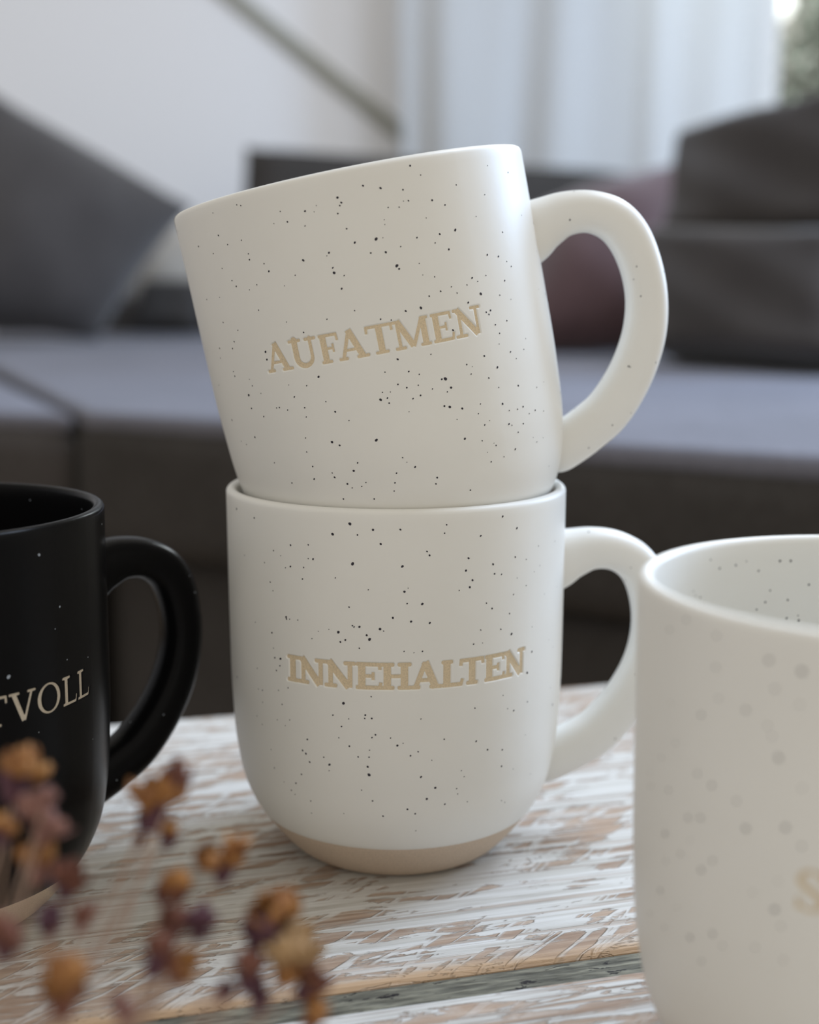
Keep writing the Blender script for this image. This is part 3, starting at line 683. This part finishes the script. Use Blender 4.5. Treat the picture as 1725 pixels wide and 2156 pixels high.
def cushion(name, parent, mat, corners, thick, normal=None, power=2.2, sag=0.0, n=26):
    """plump cushion whose four corners (lower left, lower right, upper right, upper left) are given"""
    A, B, C, D = [Vector(c) for c in corners]
    nrm = ((B - A).cross(D - A)).normalized()
    V, F = [], []
    for side in (1, -1):
        for j in range(n + 1):
            for i in range(n + 1):
                u, v = i / n, j / n
                uu, vv = 2 * u - 1, 2 * v - 1
                # edges bow in slightly between the pointed corners
                k = 0.05
                u2 = 0.5 + 0.5 * uu * (1 - k * (1 - vv * vv)); v2 = 0.5 + 0.5 * vv * (1 - k * (1 - uu * uu))
                p = A * (1-u2) * (1-v2) + B * u2 * (1-v2) + C * u2 * v2 + D * (1-u2) * v2
                t = ((1 - abs(uu) ** power) * (1 - abs(vv) ** power)) ** 0.55
                t = max(t, 0.03)
                wr = 1 + 0.05 * math.sin(9 * u + 4 * v) * math.sin(7 * v + 2)
                V.append(p + nrm * (side * thick / 2 * t * wr))
    m = (n + 1) ** 2
    for s in (0, 1):
        for j in range(n):
            for i in range(n):
                a = s * m + j * (n + 1) + i; q = (a, a + 1, a + n + 2, a + n + 1)
                F.append(q if s == 0 else q[::-1])
    ring = [i for i in range(n + 1)] + [j * (n + 1) + n for j in range(1, n + 1)] + [n * (n + 1) + i for i in range(n - 1, -1, -1)] + [j * (n + 1) for j in range(n - 1, 0, -1)]
    for a, b in zip(ring, ring[1:] + ring[:1]): F.append((b, a, a + m, b + m))
    return mesh_obj(name, V, F, mat, parent)

sofa = thing('sofa', 'dark grey fabric corner sofa with pale lit seat behind the table', 'sofa', (0, 1.6, FLOOR_Z))
inv = Matrix.Translation(-sofa.location)
def sofa_part(o): o.matrix_parent_inverse = inv; return o
g = lambda x, y: tuple(on_z(x, y, SEAT).xy)
# the long seat, its front edge running from near right to far left
f_r, f_m, corner = g(1725, 962), g(1300, 931), g(172, 866)
dirv = Vector((f_r[0] - corner[0], f_r[1] - corner[1])).normalized()
far_r = Vector(f_r) + dirv * 0.25
back_r, back_l = g(1725, 778), (-0.75, 3.02)
seat_poly = [corner, tuple(far_r), (0.95, 0.95), (1.05, 1.55), (0.62, 2.35), (0.40, 2.75), (0.0, 3.0), (-0.95, 3.02), (-0.62, 1.9)]
sofa_part(prism('seat', seat_poly, SEAT - 0.115, SEAT - 0.004, 0.028, M_SOFA, sofa))
def inset(poly, d):
    c = Vector((sum(p[0] for p in poly) / len(poly), sum(p[1] for p in poly) / len(poly)))
    return [tuple(Vector(p) + (c - Vector(p)).normalized() * d) for p in poly]
sofa_part(prism('lit_seat_top', inset(seat_poly, 0.006), SEAT - 0.016, SEAT, 0.007, M_SEAT_LIT, sofa))  # thin paler sheet standing in for light on the dark seat top
base_poly = [(corner[0] + .02, corner[1] + .04), tuple(far_r + Vector((-.02, .03))), (0.92, 0.97), (1.02, 1.55), (0.60, 2.33), (0.39, 2.72), (0.0, 2.98), (-0.95, 3.0), (-0.6, 1.9)]
sofa_part(prism('base', base_poly, FLOOR_Z + 0.05, SEAT - 0.112, 0.02, M_SOFA, sofa))
# second seat at the left, set back along the side
l0 = Vector(corner) + Vector((-.012, .012)); l1 = Vector(g(0, 785)); ld = (l1 - l0).normalized(); l2 = l1 + ld * 0.5
left_poly = [(corner[0] - .004, corner[1] + .012), (-0.632, 1.9), (-0.965, 3.02), (-1.9, 3.02), (-1.9, 2.2), (-1.15, 1.75), tuple(l0 + Vector((-.34, .14)))]
sofa_part(prism('chaise_seat', left_poly, SEAT - 0.118, SEAT - 0.008, 0.028, M_SOFA2, sofa))
sofa_part(prism('lit_seat_top', inset(left_poly, 0.012), SEAT - 0.02, SEAT - 0.004, 0.007, M_SEAT_LIT, sofa))  # same painted-in light for the left seat top
lb = [(corner[0] - .02, corner[1] + .05), (-0.63, 1.9), (-0.97, 3.0), (-1.88, 3.0), (-1.88, 2.2), (-1.13, 1.77), tuple(l0 + Vector((-.32, .17)))]
sofa_part(prism('chaise_base', lb, FLOOR_Z + 0.05, SEAT - 0.114, 0.02, M_SOFA, sofa))
# back rest along the far side and the right-hand side
def slab(pa, pb, z0, z1, depth, bev, name, mat):
    a, b = Vector(pa), Vector(pb); dd = (b - a).normalized(); nn = Vector((-dd.y, dd.x)) * depth
    return sofa_part(prism(name, [tuple(a), tuple(b), tuple(b + nn), tuple(a + nn)], z0, z1, bev, mat, sofa))
slab((-0.95, 3.02), (0.62, 3.02), FLOOR_Z + .05, 0.16, 0.10, 0.03, 'backrest_frame', M_SOFA)
tl, trr = on_y(515, 318, 2.95), on_y(1345, 372, 2.85)
A = on_y(440, 705, 2.88); Bp = on_y(1370, 715, 2.75)
sofa_part(cushion('back_cushion', sofa, M_SOFA, [(A.x, 2.86, SEAT), (Bp.x, 2.76, SEAT), (trr.x, 2.92, trr.z + .01), (tl.x, 2.98, tl.z + .01)], 0.17, power=8))
# right-hand back: lower bolster and upper cushion, nearer the camera
q0, q1 = on_y(1432, 765, 1.75), on_y(1900, 790, 1.45)
r0, r1 = on_y(1442, 520, 1.78), on_y(1900, 535, 1.48)
sofa_part(cushion('lower_side_cushion', sofa, M_SOFA2, [(q0.x, 1.75, SEAT), (q1.x, 1.45, SEAT), (r1.x, 1.52, r1.z + .02), (r0.x, 1.80, r0.z + .02)], 0.20, power=14))
s0, s1_ = on_y(1462, 560, 1.80), on_y(1950, 560, 1.55)
t0, t1_ = on_y(1500, 318, 1.86), on_y(1900, 215, 1.58)
sofa_part(cushion('upper_side_cushion', sofa, M_SOFA2, [(s0.x, 1.84, s0.z), (s1_.x, 1.55, s1_.z), (t1_.x, 1.62, t1_.z), (t0.x, 1.90, t0.z)], 0.20, power=14))
slab((1.05, 1.55), (0.66, 2.36), FLOOR_Z + .05, 0.15, -0.12, 0.03, 'side_frame', M_SOFA)
for (x, y) in ((corner[0] + .08, corner[1] + .1), (far_r.x - .05, far_r.y + .12), (-0.85, 2.9), (-1.75, 2.85), (0.3, 2.7), (0.85, 1.1)):
    bm = bmesh.new()
    ret = bmesh.ops.create_cone(bm, segments=12, radius1=.018, radius2=.024, depth=.06, cap_ends=True)
    bmesh.ops.translate(bm, vec=(x, y, FLOOR_Z + .03), verts=ret['verts'])
    sofa_part(bm_obj('leg', bm, M_LEG, sofa))

# loose cushions, each its own thing
Y0 = 2.5
def loose(name, label, mat, px, ys, thick, power=2.4):
    cs = [on_y(x, y, yy) for (x, y), yy in zip(px, ys)]
    o = cushion(name, None, mat, cs, thick, power=power)
    return tag(o, label, 'cushion', 'loose cushions on the sofa')
loose('cushion', 'large dark grey cushion leaning at the left end of the sofa', M_SOFA2,
      [(-190, 690), (205, 716), (405, 436), (-60, 165)], (2.30, 2.42, 2.62, 2.50), 0.22)
loose('cushion', 'small beige cushion half hidden behind the big grey cushion', M_BEIGE,
      [(235, 640), (480, 640), (480, 470), (330, 478)], (2.72, 2.74, 2.78, 2.76), 0.08)
loose('cushion', 'low dark cushion lying in front of the small beige cushion', M_SOFA,
      [(268, 700), (425, 702), (430, 592), (300, 592)], (2.62, 2.62, 2.66, 2.66), 0.07, 6)
loose('cushion', 'dusty mauve velvet cushion behind the top mug handle', M_MAUVE,
      [(1085, 738), (1412, 738), (1452, 338), (1110, 445)], (1.98, 1.94, 2.12, 2.16), 0.16)

# ------------------------------------------------------------------ table
TA = rad(15.2)
table = thing('coffee_table', 'rustic whitewashed plank coffee table carrying the mugs', 'table', (0, 0, 0), (0, 0, TA))
X0, X1 = -0.42, 0.36
def plank(y0, y1, seed, edge, label=None, top=0.0, lines=0.5, saw=0.9):
    bm = bm_box((X0, y0, top - 0.028), (X1, y1, top), 0.0022, 3)
    o = bm_obj('plank', bm, plank_material('whitewashed_board_%d' % seed, seed, edge, lines, saw), table)
    if label: o['label'] = label
    return o
G0, G1, FAR = 0.2655, 0.2748, 0.4815
plank(G1, FAR, 1, G1 + 0.001, 'whitewashed plank with worn saw marks under the mugs')
plank(0.062, G0, 2, None, 'greyer grooved plank at the front', lines=0.9, saw=0.25)
plank(-0.145, 0.058, 3, None)
tag(bm_obj('joint_strip', bm_box((X0 + .001, G0 + .0002, -0.026), (X1 - .001, G1 - .0002, -0.0012)), strip_material(), table), 'chipped grey-green strip in the joint')
M_APRON = plank_material('apron_board', 5, None)
bm_obj('apron', bm_box((X0 + .03, FAR - .05, -0.10), (X1 - .03, FAR - .03, -0.0285), .002), M_APRON, table)
bm_obj('apron', bm_box((X0 + .03, -.12, -0.10), (X1 - .03, -.10, -0.0285), .002), M_APRON, table)
for x in (X0 + .05, X1 - .05):
    for y in (-.09, FAR - .08):
        bm_obj('leg', bm_box((x - .025, y - .025, FLOOR_Z), (x + .025, y + .025, -0.0285), .003), M_APRON, table)

# ------------------------------------------------------------------ the four mugs
def shift_letters(L, az): return [(c, a - az * R_TXT, b - az * R_TXT) for c, a, b in L]
def shift_specks(s, az): return ' '.join('%g,%s,%s' % (float(a) - math.degrees(az), z, r) for a, z, r in (q.split(',') for q in s.split()))
AUF = [('A', -28.7, -21.1), ('U', -21.3, -13.7), ('F', -13.4, -8.3), ('A', -8.8, -1.4), ('T', -1.5, 5.05), ('M', 4.9, 14.0), ('E', 14.3, 20.0), ('N', 20.4, 28.3)]
INN = [('I', -29.6, -25.8), ('N', -26.1, -17.9), ('N', -18.3, -9.9), ('E', -10.1, -3.4), ('H', -3.8, 4.3), ('A', 4.1, 12.0), ('L', 11.6, 17.6), ('T', 16.8, 23.5), ('E', 23.5, 29.9), ('N', 29.7, 37.4)]
KRA = [('K', 2.8, 9.6), ('R', 9.9, 16.9), ('A', 16.9, 24.2), ('F', 24.5, 29.6), ('T', 29.7, 35.8), ('V', 36.2, 43.4), ('O', 43.7, 50.8), ('L', 51.3, 56.8), ('L', 56.9, 62.4)]
SSS = [('S', -29.4, -24.2)]

AZL = rad(4.85)
make_mug('white speckled mug standing on the table, pressed word INNEHALTEN', 'mug', (-0.00371, 0.36722, 0), (0, 0, AZL),
         shift_letters(INN, AZL), 58.25, 0.008, (2.0, 1.35, 1.15), shift_specks(SPECKS_LOWER, AZL), 150, (-62 - 4.85, 66 - 4.85), M_GLAZE, M_CLAY, M_SPECK, 11, 22)
ax = Vector((0.00727525, -0.19752273, 0)); up_rot = Matrix.Rotation(ax.length, 3, ax.normalized()).to_euler()
make_mug('white speckled mug tilted on top of another mug, pressed word AUFATMEN', 'mug', (0.00366, 0.36649, 0.08339), up_rot,
         AUF, 59.65, -0.014, (1.65, 0.95, 0.85), SPECKS_UPPER, 150, (-66, 70), M_GLAZE, M_CLAY, M_SPECK, 12, 40)
AZB = rad(38)
make_mug('matt black mug at the left behind the dried flowers', 'mug', (-0.1235, 0.32308, 0), (0, 0, AZB),
         shift_letters(KRA, AZB), 59.4, 0.012, (1.22, 0.74, 0.72), shift_specks(SPECKS_BLACK, AZB), 14, (0, 60), M_BLACK, M_CREAM, M_WSPECK, 13, 12)
make_mug('white speckled mug in the near right foreground, cut by the picture edge', 'mug', (0.09012, 0.24064, 0), (0, 0, 0),
         SSS, 57.4, 0.0, (1.3, 0.75, 0.7), SPECKS_RIGHT, 150, (-85, -20), M_GLAZE, M_CLAY, M_SPECK, 14, 20, speck_scale=0.68, inside=SPECKS_INSIDE)

# ------------------------------------------------------------------ dried flowers, near left
M_ORANGE = material('dry_orange_petal', (0.56, 0.235, 0.055), 0.8); _t = NT(M_ORANGE); _n = _t.noise(_t.coord(), 300, 3)
_t.color(_t.ramp(_n, [(0.3, (0.15, 0.055, 0.020)), (0.5, (0.33, 0.14, 0.038)), (0.72, (0.50, 0.25, 0.08))]))
M_TAN = material('dry_tan_petal', (0.40, 0.25, 0.12), 0.8)
M_RUST = material('dry_rust_petal', (0.17, 0.062, 0.038), 0.8)
M_PURPLE = material('dry_plum_calyx', (0.10, 0.040, 0.055), 0.85)
M_PINK = material('dry_pink_bud', (0.27, 0.135, 0.11), 0.85)
M_STEM = material('dry_straw_stem', (0.40, 0.27, 0.20), 0.8)

def tube(verts, faces, pts, r0, r1, ns=6):
    n = len(pts)
    for j, p in enumerate(pts):
        tg = (pts[min(j + 1, n - 1)] - pts[max(j - 1, 0)]).normalized(); a = tg.orthogonal().normalized(); b = tg.cross(a)
        r = r0 + (r1 - r0) * j / (n - 1)
        for k in range(ns):
            t = 6.2832 * k / ns; verts.append(p + a * (r * math.cos(t)) + b * (r * math.sin(t)))
    base = len(verts) - n * ns
    for j in range(n - 1):
        for k in range(ns):
            faces.append((base + j*ns + k, base + j*ns + (k+1) % ns, base + (j+1)*ns + (k+1) % ns, base + (j+1)*ns + k))
    faces.append(tuple(base + k for k in range(ns))[::-1]); faces.append(tuple(base + (n-1)*ns + k for k in range(ns)))

def petal_cup(size, rng, n=6, open_=0.5):
    V, F = [], []
    for k in range(n):
        a = 6.2832 * k / n + rng.uniform(-.2, .2); lean = open_ * rng.uniform(.6, 1.3); s = size * rng.uniform(.8, 1.15)
        q = Euler((0, lean, a)); m = len(V)
        prof = [(0, .10), (.3, .30), (.65, .36), (.92, .22), (1.05, .04)]
        for i, (h, w) in enumerate(prof):
            for sgn in (-1, 0, 1):
                e = Vector((.18 * s + .22 * s * math.sin(h * 2.2) - .05 * s * abs(sgn), sgn * w * s, h * s)); e.rotate(q); V.append(e)
        for i in range(len(prof) - 1):
            for c in range(2):
                b = m + i * 3 + c; F.append((b, b + 1, b + 4, b + 3))
    return V, F

def sprig(label, base, blooms, seed, group='dried flower sprigs in the near left corner'):
    """blooms: (px, py, distance, size mm, petal material, calyx material)"""
    rng = random.Random(seed)
    root = thing('dried_flower_sprig', label, 'dried flower', base)
    B = Vector(base)
    tips = [on_y(px, py, y) - B for px, py, y, *_ in blooms]
    mean = sum(tips, Vector()) / len(tips)
    node = mean * 0.62 + Vector((0, 0, 0.004))
    V, F = [], []
    mid = node * 0.5 + Vector((rng.uniform(-.004, .004), 0, .008))
    main = [Vector((0, 0, 0.0007)), mid * 0.5 + Vector((0, 0, .003)), mid, (mid + node) / 2 + Vector((0, 0, .003)), node]
    tube(V, F, main, .0007, .00045)
    for t, bl in zip(tips, blooms):
        dirn = (t - node); k = node + dirn * .5 + Vector((rng.uniform(-.003, .003), rng.uniform(-.002, .002), rng.uniform(-.004, .001)))
        tube(V, F, [node, node + (k - node) * .5 + Vector((0, 0, -.001)), k, (k + t) / 2, t], .00032, .0002)
    for k in range(6):                          # bare side twigs
        st = main[2] + (node - main[2]) * rng.uniform(-.3, .9)
        e = st + Vector((rng.uniform(-.006, .010), rng.uniform(-.004, .006), rng.uniform(.004, .016)))
        tube(V, F, [st, (st + e) / 2 + Vector((rng.uniform(-.001, .001), 0, .001)), e], .00035, .0002)
    mesh_obj('stem', V, F, M_STEM, root)
    for t, (px, py, y, size, mp, mc) in zip(tips, blooms):
        s = size * 1.22 / 1000.0
        dirn = (t - node).normalized() + Vector((rng.uniform(-.25, .25), rng.uniform(-.25, .25), .8))
        R = dirn.to_track_quat('Z', 'Y')
        v, f = [], []
        # crumpled heads: a few dry florets turned every which way round a rounded core
        for k in range(3):
            dk = (dirn.normalized() + Vector((rng.uniform(-.8, .8), rng.uniform(-.8, .8), rng.uniform(-.3, .8)))).to_track_quat('Z', 'Y')
            off = Vector((rng.uniform(-.3, .3), rng.uniform(-.3, .3), rng.uniform(-.15, .35))) * s
            v2, f2 = petal_cup(s * rng.uniform(.55, .85), rng, 6, rng.uniform(.1, .4)); o = len(v)
            v += [dk @ p + t + off + Vector((rng.uniform(-1, 1), rng.uniform(-1, 1), rng.uniform(-1, 1))) * s * .06 for p in v2]; f += [tuple(i + o for i in q) for q in f2]
        bm = bmesh.new(); bmesh.ops.create_icosphere(bm, subdivisions=2, radius=s * .30)
        o = len(v); bm.verts.index_update()
        v += [R @ (p.co * rng.uniform(.7, 1.35) + Vector((0, 0, s * .35))) + t for p in bm.verts]; f += [tuple(q.index + o for q in fc.verts) for fc in bm.faces]; bm.free()
        fl = mesh_obj('blossom', v, f, mp, root)
        sd = fl.modifiers.new('thickness', 'SOLIDIFY'); sd.thickness = 0.00012
        # calyx: a small pointed cup below the petals
        v, f = petal_cup(s * .62, rng, 5, .75)
        bm = bmesh.new(); ret = bmesh.ops.create_uvsphere(bm, u_segments=10, v_segments=7, radius=s * .30)
        bmesh.ops.transform(bm, matrix=Matrix.Diagonal((1, 1, 1.35, 1)), verts=ret['verts'])
        o = len(v); bm.verts.index_update(); v += [p.co.copy() for p in bm.verts]; f += [tuple(q.index + o for q in fc.verts) for fc in bm.faces]; bm.free()
        v = [R @ (p - Vector((0, 0, s * .12))) + t for p in v]
        mesh_obj('calyx', v, f, mc, fl)
    return root
BX, BY = -0.080, 0.150
O, T_, R_, P_, K_ = M_ORANGE, M_TAN, M_RUST, M_PURPLE, M_PINK
sprig('dried flower sprig with a big orange bloom against the black mug', (BX, BY, 0), [(30, 1650, 0.191, 5.15, O, P_), (5, 1760, 0.183, 2.76, O, P_), (92, 1745, 0.187, 3.86, K_, K_), (95, 1690, 0.187, 2.02, K_, K_)], 1)
sprig('dried flower sprig reaching highest between the black mug and the stack', (BX + .006, BY - .002, 0), [(330, 1712, 0.195, 4.97, O, P_), (372, 1650, 0.195, 2.58, R_, K_), (355, 1765, 0.195, 2.94, O, P_), (305, 1735, 0.195, 2.39, P_, P_), (290, 1775, 0.195, 1.84, R_, K_)], 2)
sprig('dried flower sprig reaching under the left side of the stacked mugs', (BX + .013, BY - .001, 0), [(472, 1832, 0.191, 3.68, O, P_), (378, 1875, 0.187, 3.50, O, R_), (345, 1888, 0.187, 2.39, R_, P_), (372, 1950, 0.183, 3.13, R_, P_), (422, 1958, 0.183, 3.13, P_, P_)], 3)
sprig('dried flower sprig farthest right with orange and tan blooms', (BX + .014, BY - .004, 0), [(588, 1930, 0.187, 4.78, O, P_), (540, 1975, 0.183, 3.68, P_, P_), (615, 2030, 0.183, 5.70, T_, O), (522, 2060, 0.179, 3.50, R_, P_), (645, 2080, 0.183, 3.86, R_, P_), (545, 2110, 0.179, 2.76, P_, P_), (470, 2092, 0.179, 2.39, P_, K_), (655, 2150, 0.179, 3.13, O, R_)], 4)
sprig('dried flower sprig low in front of the black mug foot', (BX + .003, BY + .003, 0), [(80, 1830, 0.187, 3.86, O, K_), (140, 1865, 0.187, 3.68, R_, P_), (108, 1955, 0.179, 2.76, P_, K_), (168, 1945, 0.179, 2.58, R_, K_), (12, 1990, 0.172, 3.86, R_, P_)], 5)
sprig('dried flower sprig lowest at the bottom edge of the picture', (BX + .008, BY - .006, 0), [(332, 2025, 0.176, 4.23, R_, P_), (375, 2050, 0.176, 3.13, O, P_), (132, 2105, 0.168, 4.60, O, R_), (262, 2135, 0.168, 2.76, K_, K_)], 6)
